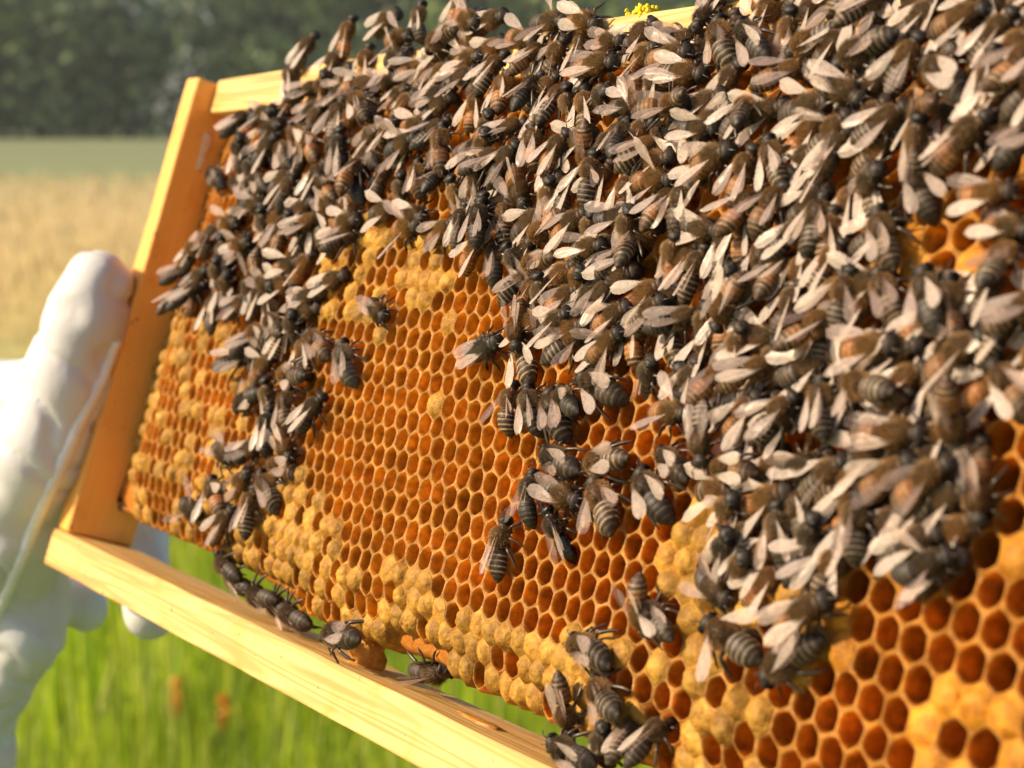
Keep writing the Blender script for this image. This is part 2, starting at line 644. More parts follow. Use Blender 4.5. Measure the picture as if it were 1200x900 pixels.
def blob(name, pts, mat, parent, seg=(14, 9), nz=0.25, nsc=0.6, smooth=True, cols=None):
    """union-like lumpy ellipsoid: (cx,cy,cz,rx,ry,rz) in frame millimetres"""
    cx, cy, cz, rx, ry, rz = pts
    V, F = [], []
    U, W = seg
    for j in range(W + 1):
        ph = math.pi * j / W
        for i in range(U):
            th = 2 * math.pi * i / U
            d = Vector((math.sin(ph) * math.cos(th), math.sin(ph) * math.sin(th), math.cos(ph)))
            k = 1 + nz * noise.noise(Vector((cx, cy, cz)) + d * 1.7 / nsc)
            V.append(((cx + d.x * rx * k) * MM, (cy + d.y * ry * k) * MM, (cz + d.z * rz * k) * MM))
    for j in range(W):
        for i in range(U):
            F.append((j * U + i, j * U + (i + 1) % U, (j + 1) * U + (i + 1) % U, (j + 1) * U + i))
    c = None if cols is None else [cols] * len(V)
    return mesh_obj(name, pymesh(name, V, F, smooth, c), mat, parent)


q = unproj(128, 588, -14)
blob('nail', (10.3, q[1], -15.0, 0.9, 1.5, 1.5), M_IRON, frame, (10, 6), 0.1)
q = unproj(425, 768, -9)
blob('wax_bridge', (q[0], 14.2, -10, 3.2, 5.4, 4.0), M_WAXBODY, frame, (16, 12), 0.5, 0.7, True, (0.82, 0.44, 0.09))
q = unproj(562, 850, -9)
blob('propolis_patch', (q[0], 11.6, -9, 8, 0.45, 2.6), M_PROPOLIS, frame, (18, 8), 0.5, 0.5)
q = unproj(205, 172, -9)
for px, py, r_ in ((226, 172, 2.6), (233, 190, 2.0)):
    q = unproj(px, py, -9)
    blob('wax_smear', (10.2, q[1], -8.5, 0.4, r_ * 1.6, r_ * .7), mat_plain('pale_wax', [(0.3, (0.7, 0.45, 0.25)), (0.7, (0.8, 0.58, 0.36))], 300, 0.4) if px == 226 else bpy.data.materials['pale_wax'], frame, (12, 8), 0.4)

def tube(pts, rad, n=6):
    V, F = [], []
    pts = [Vector(p) for p in pts]
    for i, p in enumerate(pts):
        d = (pts[min(i + 1, len(pts) - 1)] - pts[max(i - 1, 0)]).normalized()
        a = d.cross(Vector((0.3, 0.2, 1))).normalized(); b = d.cross(a)
        for k in range(n):
            an = 2 * math.pi * k / n
            V.append(tuple((p + (a * math.cos(an) + b * math.sin(an)) * rad[i])))
    for i in range(len(pts) - 1):
        for k in range(n):
            F.append((i * n + k, i * n + (k + 1) % n, (i + 1) * n + (k + 1) % n, (i + 1) * n + k))
    F.append(tuple(range(n))[::-1]); F.append(tuple((len(pts) - 1) * n + k for k in range(n)))
    return V, F


# ================================================================== THE GLOVED HAND
person = empty('person', MF)
tag(person, 'person in a white leather glove holding the frame by its side bar', 'person')


def remeshed(name, chains, h, k, mat, parent, wrinkle):
    """one continuous skin round tapered capsules (px, py, z_mm, r_mm): smooth union sampled on a grid, naive surface nets"""
    caps = []
    for ch in chains:
        P = [(np.array(unproj(x, y, z)), r) for x, y, z, r in ch]
        caps += list(zip(P[:-1], P[1:]))
    lo = np.min([np.minimum(a - ra, b - rb) for (a, ra), (b, rb) in caps], axis=0) - 8
    hi = np.max([np.maximum(a + ra, b + rb) for (a, ra), (b, rb) in caps], axis=0) + 8
    dim = np.ceil((hi - lo) / h).astype(int) + 1
    g = np.stack(np.meshgrid(*[lo[q] + h * np.arange(dim[q]) for q in range(3)], indexing='ij'), -1).astype(np.float32)
    acc = np.zeros(dim, np.float32)
    for (a, ra), (b, rb) in caps:
        ab = (b - a).astype(np.float32)
        t = np.clip(((g - a.astype(np.float32)) @ ab) / float(ab @ ab), 0, 1)
        d = np.linalg.norm(g - a.astype(np.float32) - t[..., None] * ab, axis=-1) - (ra + (rb - ra) * t)
        acc += np.exp(np.clip(-d / k, -60, 60))
    f = -k * np.log(acc + 1e-26) + k * .75
    ins = f < 0
    n = dim - 1
    csum = np.zeros((*n, 3), np.float32); cnt = np.zeros(tuple(n), np.float32)
    offs = [(x, y, z) for x in (0, 1) for y in (0, 1) for z in (0, 1)]
    sl = lambda o: tuple(slice(o[q], o[q] + n[q]) for q in range(3))
    for o1 in offs:
        for ax in range(3):
            if o1[ax]: continue
            o2 = list(o1); o2[ax] = 1; o2 = tuple(o2)
            f1, f2 = f[sl(o1)], f[sl(o2)]
            cr = (f1 < 0) != (f2 < 0)
            t = np.where(cr, f1 / (f1 - f2 + 1e-12), 0)
            for q in range(3):
                csum[..., q] += np.where(cr, o1[q] + (t if q == ax else 0), 0)
            cnt += cr
    act = cnt > 0
    idx = -np.ones(tuple(n), int); idx[act] = np.arange(act.sum())
    base = np.argwhere(act)
    V = lo + h * (base + csum[act] / cnt[act][:, None])
    F = []
    for ax in range(3):
        u, w = (ax + 1) % 3, (ax + 2) % 3
        s1 = [slice(1, None)] * 3; s2 = [slice(1, None)] * 3
        s1[ax] = slice(0, n[ax]); s2[ax] = slice(1, n[ax] + 1)
        s1[u] = s2[u] = slice(1, n[u]); s1[w] = s2[w] = slice(1, n[w])
        A, B = ins[tuple(s1)], ins[tuple(s2)]
        for flip in (False, True):
            e = np.argwhere((A & ~B) if not flip else (~A & B))
            c = e.copy(); c[:, u] += 1; c[:, w] += 1
            def at(du, dw):
                q = c.copy(); q[:, u] += du; q[:, w] += dw
                return idx[q[:, 0], q[:, 1], q[:, 2]]
            quad = np.stack([at(-1, -1), at(0, -1), at(0, 0), at(-1, 0)], 1)
            F.append(quad if not flip else quad[:, ::-1])
    F = np.concatenate(F)
    new = pymesh(name, V * MM, F.tolist())
    nv = len(V)
    nm = np.empty(nv * 3, np.float32); new.vertices.foreach_get('normal', nm); nm = nm.reshape(-1, 3)
    w = np.array([noise.noise(Vector(p) * 0.03) - 1.1 * max(0, .22 - abs(noise.noise(Vector((p[0] * .035 + p[1] * .03, p[1] * .06, p[2] * .04))))) / .22 for p in V])
    new.vertices.foreach_set('co', ((V + nm * (wrinkle * w)[:, None]) * MM).astype(np.float32).ravel())
    new.update()
    return mesh_obj(name, new, mat, parent)


hand = [
    [(117, 328, 10, 12.0), (101, 378, 10, 13.2), (82, 440, 9, 14.6), (50, 530, 8, 17.6), (12, 620, 5, 19.0), (14, 700, -8, 18.5), (-8, 770, -12, 17), (-40, 860, -14, 18)],
    [(15, 620, -2, 13), (28, 690, -10, 13), (36, 745, -14, 12.5), (-25, 835, -14, 12)],
    [(60, 450, 4, 12.5), (10, 480, -14, 20), (-40, 500, -24, 25), (-50, 620, -24, 27), (-50, 760, -20, 27)],
    [(-40, 500, -26, 24), (5, 560, -36, 17), (8, 640, -28, 20)],
    [(5, 560, -36, 15), (55, 610, -36, 12.5), (80, 660, -35, 10.8), (98, 712, -34, 10.0)],
    [(5, 540, -38, 15), (90, 560, -38, 10), (160, 625, -36, 11), (176, 718, -35, 10.2)],
    [(0, 520, -38, 15), (100, 500, -40, 10), (190, 540, -40, 9), (225, 590, -39, 8)],
    [(-10, 500, -38, 15), (100, 450, -40, 10), (200, 470, -41, 9), (240, 500, -41, 8)],
]
glove = remeshed('glove', hand, 1.6, 2.6, M_GLOVE, person, 1.3)
# piping seam laid on the glove
bvh = BVHTree.FromPolygons([v.co for v in glove.data.vertices], [p.vertices[:] for p in glove.data.polygons])
spts = []
_sp = ((136, 398), (130, 415), (121, 440), (110, 462), (99, 482), (89, 502), (77, 532), (63, 565), (50, 592), (40, 615), (29, 645), (18, 672), (6, 698), (-6, 722), (-20, 755))
for k in range(len(_sp) - 1):
    for t in (0, .25, .5, .75):
        x = _sp[k][0] * (1 - t) + _sp[k + 1][0] * t; y = _sp[k][1] * (1 - t) + _sp[k + 1][1] * t
        a = Vector(CAM_F) * MM
        d = (Vector(unproj(x, y, 0)) * MM - a).normalized()
        hit = bvh.ray_cast(a, d)
        if hit[0] is not None and (not spts or (hit[0] - spts[-1]).length < .02):
            spts.append(hit[0] + d * 0.0009)
if len(spts) > 3:
    for _ in range(5):
        spts = [spts[0]] + [(spts[i - 1] + spts[i] * 2 + spts[i + 1]) / 4 for i in range(1, len(spts) - 1)] + [spts[-1]]
    v_, f_ = tube(spts, [0.0021] * len(spts), 10)
    mesh_obj('seam', pymesh('seam', v_, f_), M_SEAM, glove)
remeshed('sleeve', [[(-50, 790, -10, 20), (-75, 890, -8, 28), (-140, 1080, 0, 36), (-260, 1400, 10, 42)]], 3.0, 3.0, M_SLEEVE, person, 2.4)

# ------------------------------------------------------------------ honeycomb
PITCH_C = 5.32
ORIG = unproj(620, 696, -1.5)
EDGE = [(unproj(x, y, -8.0)[0], unproj(x, y, -8.0)[1]) for x, y in
        ((128, 585), (190, 618), (250, 643), (300, 668), (350, 703), (400, 738), (440, 748), (500, 765), (560, 800), (640, 832), (700, 868), (760, 893), (830, 925), (930, 975))]
EDGE = [(10.0, EDGE[0][1] + 1.0)] + EDGE + [(FRAME_W - 10, EDGE[-1][1] + 2)]
EX = np.array([e[0] for e in EDGE]); EY = np.array([e[1] for e in EDGE])
TOPY = tb_lo


def comb_low(x):
    return float(np.interp(x, EX, EY))


def surf(x, y):
    """front surface of the comb, frame millimetres"""
    z = -1.6
    z -= 11.5 * (1 - sst(10, 58, x)) ** 1.25
    dl = y - comb_low(x)
    z -= 5.5 * (1 - sst(-3, 16, dl)) ** 1.4
    z -= 3.0 * (1 - sst(0, 14, TOPY - y))
    z += 1.3 * noise.noise(Vector((x * 0.022, y * 0.03, 1.7)))
    return z


def hash2(ix, iy, k=0):
    h = (ix * 374761393 + iy * 668265263 + k * 2147483647) & 0xffffffff
    h = ((h ^ (h >> 13)) * 1274126177) & 0xffffffff
    return ((h ^ (h >> 16)) & 0xffff) / 65535.0


def warp(x, y):
    k = .16 * sst(315, 385, x)
    return x + .10 * max(0, x - 330), y + k * (y - 75)


def jit(x, y):
    ix, iy = int(round(x * 4)), int(round(y * 4))
    x, y = warp(x, y)
    return Vector((x + (hash2(ix, iy, 1) - .5) * 0.7, y + (hash2(ix, iy, 2) - .5) * 0.7, (hash2(ix, iy, 3) - .5) * 0.6))


def in_poly(x, y, P):
    c = False
    j = len(P) - 1
    for i in range(len(P)):
        xi, yi = P[i]; xj, yj = P[j]
        if (yi > y) != (yj > y) and x < (xj - xi) * (y - yi) / (yj - yi) + xi:
            c = not c
        j = i
    return c


CAP_LEFT = [(205, 360), (300, 395), (285, 500), (330, 560), (300, 640), (230, 640), (110, 590), (150, 470)]
CAP_ARCH = [(370, 250), (460, 255), (540, 290), (560, 320), (505, 350), (470, 395), (375, 372)]
CAP_BAND = [(320, 500), (370, 580), (425, 640), (480, 668), (560, 725), (640, 748), (712, 735), (770, 762), (775, 640), (812, 590), (880, 600), (960, 640), (1005, 690), (1000, 745), (955, 790), (955, 840), (905, 930), (700, 900), (500, 800), (260, 690), (270, 600)]
CAP_HONEY = [(1055, 780), (1190, 770), (1210, 930), (1020, 930)]
LONE = [(512, 470), (530, 370), (450, 386), (488, 344), (493, 322), (505, 345), (1140, 320), (1055, 290), (1080, 330), (1198, 660), (990, 772), (978, 735), (1120, 806), (1135, 815), (1072, 862), (1090, 880), (1185, 880)]
OPEN_IN_BAND = [(350, 612), (385, 633), (400, 655), (417, 652), (428, 660), (440, 650), (398, 672), (342, 690), (365, 690), (425, 712), (372, 613), (405, 620), (485, 740), (590, 765), (610, 768), (798, 745), (745, 770), (740, 790),
                (850, 800), (875, 805), (900, 815), (870, 850), (840, 870), (865, 880), (890, 890), (925, 840), (940, 830), (1005, 690), (955, 890)]

RC = PITCH_C / math.sqrt(3)
open_prof = [(1.0, 0.0), (0.965, 0.14), (0.925, 0.12), (0.895, -0.12), (0.885, -0.7), (0.90, -2.6), (0.89, -0.62), (0.80, -0.86), (0.45, -1.0)]
cap_prof = [(1.0, 0.12), (0.93, 0.30), (0.82, 0.66), (0.64, 1.08), (0.42, 1.35), (0.2, 1.42)]
C_RIM = np.array((0.86, 0.53, 0.18)); C_WALL = np.array((0.95, 0.55, 0.07)); C_FLOOR = np.array((0.70, 0.30, 0.035)); C_WALL_SHADE = np.array((0.80, 0.33, 0.03))  # last one: wall colour with the shade on the comb painted in
C_CAP = np.array((0.60, 0.335, 0.055)); C_HCAP = np.array((0.80, 0.36, 0.03)); C_HRIM = np.array((0.82, 0.44, 0.09))


def build_cell(cx, cy, kind, depth, seed):
    """18-gon ring cell; walls are shared with the neighbours through the jittered corners"""
    cr = []
    for k in range(6):
        a = math.radians(30 + 60 * k)
        p = jit(cx + RC * math.cos(a), cy + RC * math.sin(a))
        p.z += surf(p.x, p.y)
        cr.append(p)
    ring = []
    for k in range(6):
        a, b = cr[k], cr[(k + 1) % 6]
        ring += [a, a.lerp(b, 1 / 3), a.lerp(b, 2 / 3)]
    ctr = sum(cr, Vector()) / 6
    rav = sum((Vector((p.x - ctr.x, p.y - ctr.y)).length for p in ring)) / 18
    R = random.Random(seed)
    tone = 0.66 + 0.5 * R.random()
    V, F, C = [], [], []
    prof = open_prof if kind == 'open' else cap_prof
    lift = 0.75 + 0.75 * R.random() if kind != 'open' else 1
    if kind == 'honey': lift *= 0.8
    ecc = (R.uniform(-.35, .35), R.uniform(-.35, .35))
    for j, (s, z) in enumerate(prof):
        if kind == 'open' and j >= 6: z = z * depth
        if kind == 'open' and j == 5: z = -0.3 * depth
        for i, p in enumerate(ring):
            d = Vector((p.x - ctr.x, p.y - ctr.y))
            bl = 0 if j == 0 else min(0.72, 0.2 * j + .1)
            dd = d * (1 - bl) + d.normalized() * rav * 0.955 * bl
            x, y = ctr.x + dd.x * s, ctr.y + dd.y * s
            zz = (p.z if j == 0 else p.z * (1 - bl) + ctr.z * bl) + z * lift
            if kind != 'open' and j >= 2:
                x += ecc[0] * z * .5; y += ecc[1] * z * .5
                nn = noise.noise(Vector((x * 0.75, y * 0.75, seed % 17)))
                zz += (0.38 if kind == 'cap' else .25) * nn * min(1, j * .35) - 0.25 * abs(noise.noise(Vector((x * 1.6, y * 1.6, 4.0))))
            elif j >= 3:
                x += 0.10 * noise.noise(Vector((x * .8, y * .8, z)))
                y += 0.10 * noise.noise(Vector((x * .8, y * .8, z + 9)))
            elif 0 < j < 3:
                zz += 0.10 * noise.noise(Vector((x * 1.1, y * 1.1, 2.0)))
            V.append((x * MM, y * MM, zz * MM))
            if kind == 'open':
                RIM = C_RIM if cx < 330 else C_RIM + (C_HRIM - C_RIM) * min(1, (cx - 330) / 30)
                shade_mix = sst(215, 285, cx) * (1 - sst(70, 120, cy)) * .8  # shading of the lower comb, centre to right, put into wall and floor colours
                CW = C_WALL * (1 - shade_mix) + C_WALL_SHADE * shade_mix
                c = RIM if j <= 2 else (C_RIM * .4 + CW * .6 if j == 3 else (CW if j <= 5 else C_FLOOR * (1 - .35 * shade_mix)))
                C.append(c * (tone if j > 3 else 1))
            elif kind == 'cap':
                C.append(C_CAP * tone)
            else:
                C.append(C_HCAP * tone)
    nr = len(prof)
    for j in range(nr - 1):
        for i in range(18):
            F.append((j * 18 + i, j * 18 + (i + 1) % 18, (j + 1) * 18 + (i + 1) % 18, (j + 1) * 18 + i))
    last = Vector()
    for i in range(18): last += Vector(V[(nr - 1) * 18 + i])
    last /= 18
    V.append(tuple(last + Vector((0, 0, 0.00008 if kind != 'open' else -0.0001))))
    C.append(C[-1])
    for i in range(18):
        F.append(((nr - 1) * 18 + i, (nr - 1) * 18 + (i + 1) % 18, nr * 18))
    # skirt wall, so that cells at the margin of the comb are closed at the side
    b = len(V)
    if kind in ('open', 'cap', 'honey'):
        for p in ring:
            V.append((p.x * MM, p.y * MM, (p.z - 9.0) * MM)); C.append(C_WALL * .9)
        SK = [(i, b + i, b + (i + 1) % 18, (i + 1) % 18) for i in range(18)]
    return V, F, C, SK


cells = []
bmin, bmax = -45, 45
for b in range(-40, 40):
    for a in range(-100, 100):
        cx = ORIG[0] + PITCH_C * (a + b / 2)
        cy = ORIG[1] - 0.866 * PITCH_C * b
        wx, wy = warp(cx, cy)
        if wx < 12.2 or wx > FRAME_W - 14: continue
        if wy > TOPY - 1.0: continue
        if wy < comb_low(wx) + 1.5: continue
        px, py, dep = proj((wx, wy, surf(wx, wy)))
        if px < 60 or px > 1330 or py < -130 or py > 1030: continue
        cells.append((a, b, cx, cy, px, py, dep))

cellmap = {(c[0], c[1]): c for c in cells}
kinds = {}
for (a, b, cx, cy, px, py, dep) in cells:
    h = hash2(a + 500, b + 500, 7)
    k = 'open'; depth = 6.5
    if in_poly(px, py, CAP_LEFT):
        k = 'cap' if h + .35 * noise.noise(Vector((cx * .09, cy * .09, 5))) < 0.36 else 'open'
    elif in_poly(px, py, CAP_ARCH):
        k = 'cap' if h < 0.6 else 'open'; depth = 10
    elif in_poly(px, py, CAP_BAND):
        k = 'cap' if h < 0.76 else 'open'; depth = 10
    elif in_poly(px, py, CAP_HONEY):
        k = 'honey' if h < 0.25 else 'open'; depth = 9
    elif px > 990 and py > 600:
        depth = 9.5
    kinds[(a, b)] = [k, depth]
for lst, kk in ((LONE, 'cap'), (OPEN_IN_BAND, 'open')):
    for (lx, ly) in lst:
        best = min(cells, key=lambda c: (c[4] - lx) ** 2 + (c[5] - ly) ** 2)
        kinds[(best[0], best[1])] = [kk if not (kk == 'cap' and lx > 960) else 'honey', 10]

# ------------------------------------------------------------------ the bees, read off the photograph: head x y, tail x y, wings (0 folded 1 half open 2 wide), tone
BEES = """
288 160 271 188 0 d;337 143 300 167 2 d;330 125 288 150 1 d;285 140 272 165 0 d;328 163 345 202 0 s;322 160 300 195 1 d;378 125 352 145 0 d;366 106 350 124 0 d;385 90 370 116 1 b;400 120 388 165 1 s
402 160 393 190 0 d;300 190 288 212 0 d;246 200 268 215 0 d;415 108 432 142 0 s;412 104 385 124 1 d;345 150 358 172 1 s;362 155 375 190 1 b;300 205 313 222 0 d;310 243 288 238 1 d;275 216 292 224 0 d
347 210 330 248 0 d;220 298 245 273 0 b;283 260 257 263 1 b;298 280 268 290 1 b;313 250 307 280 0 d;362 262 345 282 0 s;340 253 323 293 1 b;357 303 322 320 1 b;322 338 300 325 0 d;300 322 308 300 1 b
215 318 203 338 0 d;243 318 222 342 0 d;262 305 247 335 0 d;266 285 262 308 0 d;300 332 285 350 0 d;272 325 258 345 0 b;212 345 203 372 0 d;225 345 216 368 0 d;292 352 270 373 1 d;378 345 342 360 1 d
294 385 322 402 0 s;316 372 333 392 0 s;352 368 332 394 2 d;362 390 382 424 0 b;322 437 369 438 1 s;285 418 268 437 1 d;318 423 297 450 2 b;295 400 285 418 0 d;278 475 305 455 1 d;338 460 338 502 0 s
380 462 350 512 0 d;318 450 312 480 0 b;318 480 308 532 0 d;308 518 278 543 0 d;275 545 248 525 1 d;340 535 330 505 0 b;318 545 344 552 0 b;308 553 322 598 0 s;303 562 287 640 1 s;250 560 258 605 2 b
236 608 214 588 2 d;293 555 272 575 0 b;272 600 252 632 1 b;497 38 440 60 2 b;503 60 540 32 0 s;575 38 522 14 1 b;487 65 445 72 2 d;492 72 470 102 1 b;530 72 498 108 1 s;525 103 490 132 0 d
570 68 528 85 1 b;556 80 520 115 1 d;418 112 440 145 0 s;478 105 450 130 0 b;416 80 398 104 1 b;555 62 540 36 1 b;463 92 437 108 1 d;590 62 563 122 1 s;427 98 407 120 1 b;450 145 418 178 1 d
465 142 438 168 1 s;492 158 455 180 2 d;512 147 495 187 1 d;523 143 518 205 0 b;568 165 538 190 0 d;567 193 545 228 1 d;518 200 512 243 0 d;490 190 492 235 0 b;535 205 528 250 0 b;477 205 460 243 1 d
418 197 428 240 1 d;417 195 410 236 1 b;425 180 444 198 0 d;410 188 388 205 1 d;500 258 472 244 0 s;508 262 448 272 2 b;532 258 500 290 1 b;547 240 533 295 0 d;563 238 555 290 1 d;422 258 390 270 1 b
410 280 395 302 0 d;395 245 375 228 0 b;378 205 392 232 1 b;398 168 386 190 0 d;505 150 470 152 1 b;665 28 625 33 2 d;705 30 668 18 1 b;733 48 693 52 0 b;670 43 633 98 2 s;640 55 585 45 1 b
725 72 672 88 1 b;625 95 615 140 0 d;672 103 660 145 1 b;715 112 688 120 0 d;748 128 712 132 1 d;752 132 742 86 0 b;655 110 645 150 0 s;580 130 555 165 1 b;628 62 610 97 0 b;600 150 578 174 0 s
608 165 572 220 1 d;623 148 620 202 0 b;665 155 633 207 1 b;690 180 702 148 0 b;697 180 680 238 2 s;727 150 730 192 0 d;752 178 735 202 0 s;620 247 603 190 1 b;650 212 630 253 0 b;622 285 655 245 1 b
570 228 558 282 0 d;590 240 565 275 1 d;597 232 588 290 1 s;690 247 645 290 1 b;705 247 675 290 1 b;745 248 720 285 1 b;575 155 552 185 1 b;575 185 550 215 1 d;735 252 700 265 1 d;582 285 583 335 0 d
598 290 605 325 0 d;613 313 652 300 0 b;617 322 592 363 0 s;635 325 628 368 1 b;605 408 608 350 1 b;594 394 542 416 0 g;665 370 630 397 2 s;677 338 640 367 1 b;692 320 660 325 0 s;715 325 683 380 1 d
672 395 648 430 2 s;737 357 693 388 1 b;728 385 685 420 2 b;735 300 705 330 0 d;705 288 665 300 1 s;840 15 862 90 1 s;822 35 825 -6 0 d;828 88 772 93 1 s;810 60 760 76 2 b;808 42 780 45 0 d
870 25 903 65 1 d;930 15 912 62 1 s;925 68 985 30 1 s;925 85 895 112 1 b;870 125 885 162 0 s;820 150 868 118 0 d;790 130 818 118 1 s;785 125 755 142 1 b;770 58 735 80 1 b;768 145 786 176 0 s
835 150 795 155 1 d;873 173 800 205 1 b;790 210 742 214 2 b;885 170 852 243 1 b;903 163 917 217 1 s;783 228 765 285 1 b;760 242 730 285 1 b;878 230 857 290 1 b;905 250 932 238 0 b;905 232 890 280 1 b
828 290 800 355 1 s;800 275 772 325 0 b;743 275 746 322 0 s;776 350 735 385 0 s;862 318 830 350 1 d;840 380 875 320 1 b;917 310 905 370 1 b;835 360 810 397 0 b;873 388 850 425 1 s;915 408 893 432 0 s
800 375 770 395 0 d;962 228 952 310 1 s;998 315 972 392 2 s;960 375 925 428 1 b;1078 40 1035 110 1 s;980 85 1050 38 1 s;1022 0 995 46 0 s;1010 125 955 95 0 s;995 132 945 185 2 s;1060 122 1000 180 1 s
1085 140 1062 196 0 s;1075 130 1122 130 0 b;1085 72 1142 115 0 d;1190 12 1135 85 1 s;1150 10 1090 45 2 b;1170 135 1093 215 0 b;1200 60 1170 122 1 b;1205 160 1180 205 0 d;1030 205 1000 222 0 d;1062 205 1082 258 1 d
1030 243 1048 318 0 s;1028 322 1050 382 0 s;1080 315 1098 395 1 d;1118 325 1122 400 0 b;1172 300 1178 355 1 s;1185 222 1120 235 1 b;1210 275 1140 270 1 b;1205 360 1165 390 0 s;1165 390 1080 460 2 b;1060 405 980 412 1 b
985 457 1053 468 2 s;962 445 968 520 0 s;928 467 885 520 1 s;1090 507 995 512 0 b;995 540 935 583 1 s;1080 535 1003 580 1 b;1120 540 1045 600 1 b;1150 615 1148 520 0 b;1165 430 1205 485 1 b;1110 505 1140 435 0 b
960 540 908 542 0 d;773 427 742 458 0 d;803 430 777 460 1 b;803 490 757 487 2 b;820 545 824 468 0 s;775 530 812 556 0 d;888 462 845 512 1 b;885 435 855 462 0 b;835 545 885 552 1 b;840 445 825 475 0 b
677 438 733 473 1 d;655 455 687 485 1 d;640 460 663 523 0 s;603 452 590 510 2 s;620 450 625 513 0 d;638 527 684 553 0 d;688 545 742 538 0 s;625 552 620 623 1 d;683 590 637 570 0 s;648 596 654 645 0 k
693 562 723 628 1 s;597 605 583 683 0 s;748 550 785 618 1 d;870 585 828 608 1 b;860 625 828 657 1 d;855 705 812 670 1 d;880 655 848 672 0 b;915 585 912 672 1 d;978 695 900 745 1 b;965 650 925 690 1 d
1008 585 1003 658 0 s;1112 650 1045 685 2 d;960 610 930 652 0 d;820 727 888 785 2 s;895 800 970 748 0 s;452 372 430 352 0 d;402 396 410 458 0 g;748 725 765 668 1 b;752 712 784 752 0 d;668 750 726 775 0 s
660 845 673 785 0 b;695 795 741 842 1 s;648 864 695 892 0 d;740 850 735 906 0 s;772 858 754 902 0 d;715 850 688 890 0 d
"""
# bees clinging to the rounded lower edge of the comb and to the bottom bar: extra depth below the comb face
EDGE_BEES = [(253, 642, 286, 686, 'd', -7), (288, 690, 330, 706, 'd', -9), (336, 712, 360, 730, 'd', -12), (372, 742, 431, 752, 'd', -3), (528, 783, 484, 785, 'd', -13), (268, 668, 296, 694, 'd', -8), (318, 700, 346, 722, 'd', -10)]
CLUSTER = [(355, 60), (440, 30), (520, 8), (640, 18), (740, 45), (800, 30), (840, -40), (1240, -40), (1240, 210), (1090, 215), (1060, 280), (1110, 330), (1180, 300), (1240, 300), (1240, 480), (1170, 480), (1150, 620), (1090, 690),
           (1000, 640), (960, 700), (880, 690), (840, 590), (815, 540), (790, 440), (700, 420), (640, 430), (610, 420), (590, 330), (500, 270), (440, 250), (400, 300), (380, 360), (370, 430), (320, 480), (290, 440), (290, 380), (220, 360), (200, 330), (250, 270), (300, 220), (270, 160), (330, 120)]

bees = []
for ln in BEES.strip().replace('\n', ';').split(';'):
    s = ln.split()
    bees.append([float(v) for v in s[:4]] + [int(s[4]), s[5]])


def seg_d(px, py, b):
    ax, ay, bx, by = b[:4]
    dx, dy = bx - ax, by - ay
    t = max(0, min(1, ((px - ax) * dx + (py - ay) * dy) / (dx * dx + dy * dy + 1e-9)))
    return math.hypot(px - ax - t * dx, py - ay - t * dy)


# --- which cells show: not under a bee, inside the picture
vis = []
for c in cells:
    px, py, dep = c[4:7]
    if not (-5 < px < 1205 and -5 < py < 905): continue
    sc = FPX * 0.001 / dep
    if min(seg_d(px, py, b) for b in bees) < 2.6 * sc: continue
    vis.append((dep, c))
vis.sort(key=lambda t: t[0])
single = set((c[0], c[1]) for _, c in vis[:300])

# comb body: midrib, back half and the smooth wax under the margin
bv, bf, bc = [], [], []
xs = np.linspace(10.2, FRAME_W - 10.2, 150)
prof = [(-0.2, -24.0), (-.6, -18.0), (-1.6, -14.0), (-1.2, -10.5), (0.4, -8.6), (5, -8.4)]
for x in xs:
    lo = comb_low(x) + 0.9 * noise.noise(Vector((x * .12, 2, 0))) + .4 * noise.noise(Vector((x * .5, 7, 0)))
    zl = 4.5 * (1 - sst(10, 50, x))
    bulge = sst(10, 40, x)
    for (dy, z) in prof:
        bv.append((x * MM, (lo + dy) * MM, (z - zl * (1 if z > -13 else -.3) + .5 * noise.noise(Vector((x * .2, z, 3)))) * MM)); bc.append((0.62, 0.25, 0.04))
    bv.append((x * MM, TOPY * MM, (-11.5 - zl) * MM)); bc.append((0.62, 0.25, 0.04))
    bv.append((x * MM, TOPY * MM, -21.5 * MM)); bc.append((0.62, 0.25, 0.04))
K = len(prof) + 2
for i in range(len(xs) - 1):
    for j in range(K):
        bf.append((i * K + j, (i + 1) * K + j, (i + 1) * K + (j + 1) % K, i * K + (j + 1) % K))
bf.append(tuple(range(K))); bf.append(tuple(reversed([(len(xs) - 1) * K + j for j in range(K)])))
comb = mesh_obj('honeycomb', pymesh('honeycomb', bv, bf, True, bc), M_WAXBODY, frame)
tag(comb, 'orange honeycomb with open cells and yellow domed caps')

NB = [(1, 0), (0, 1), (-1, 1), (-1, 0), (0, -1), (1, -1)]
RV, RF, RCc, RM = [], [], [], []
for c in cells:
    a, b, cx, cy = c[:4]
    k, depth = kinds[(a, b)]
    depth = min(depth, 3.0 + 7.0 * sst(10, 45, cx))
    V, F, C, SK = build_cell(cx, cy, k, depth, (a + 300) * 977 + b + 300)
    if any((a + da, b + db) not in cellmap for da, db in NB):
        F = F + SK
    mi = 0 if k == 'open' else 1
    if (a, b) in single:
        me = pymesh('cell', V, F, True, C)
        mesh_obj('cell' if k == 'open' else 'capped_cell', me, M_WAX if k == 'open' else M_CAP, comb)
    else:
        o_ = len(RV)
        RV += V; RCc += list(C)
        RF += [tuple(i + o_ for i in f) for f in F]
        RM += [mi] * len(F)
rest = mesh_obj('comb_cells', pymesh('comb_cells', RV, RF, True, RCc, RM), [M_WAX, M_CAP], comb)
tag(rest, kind='stuff')

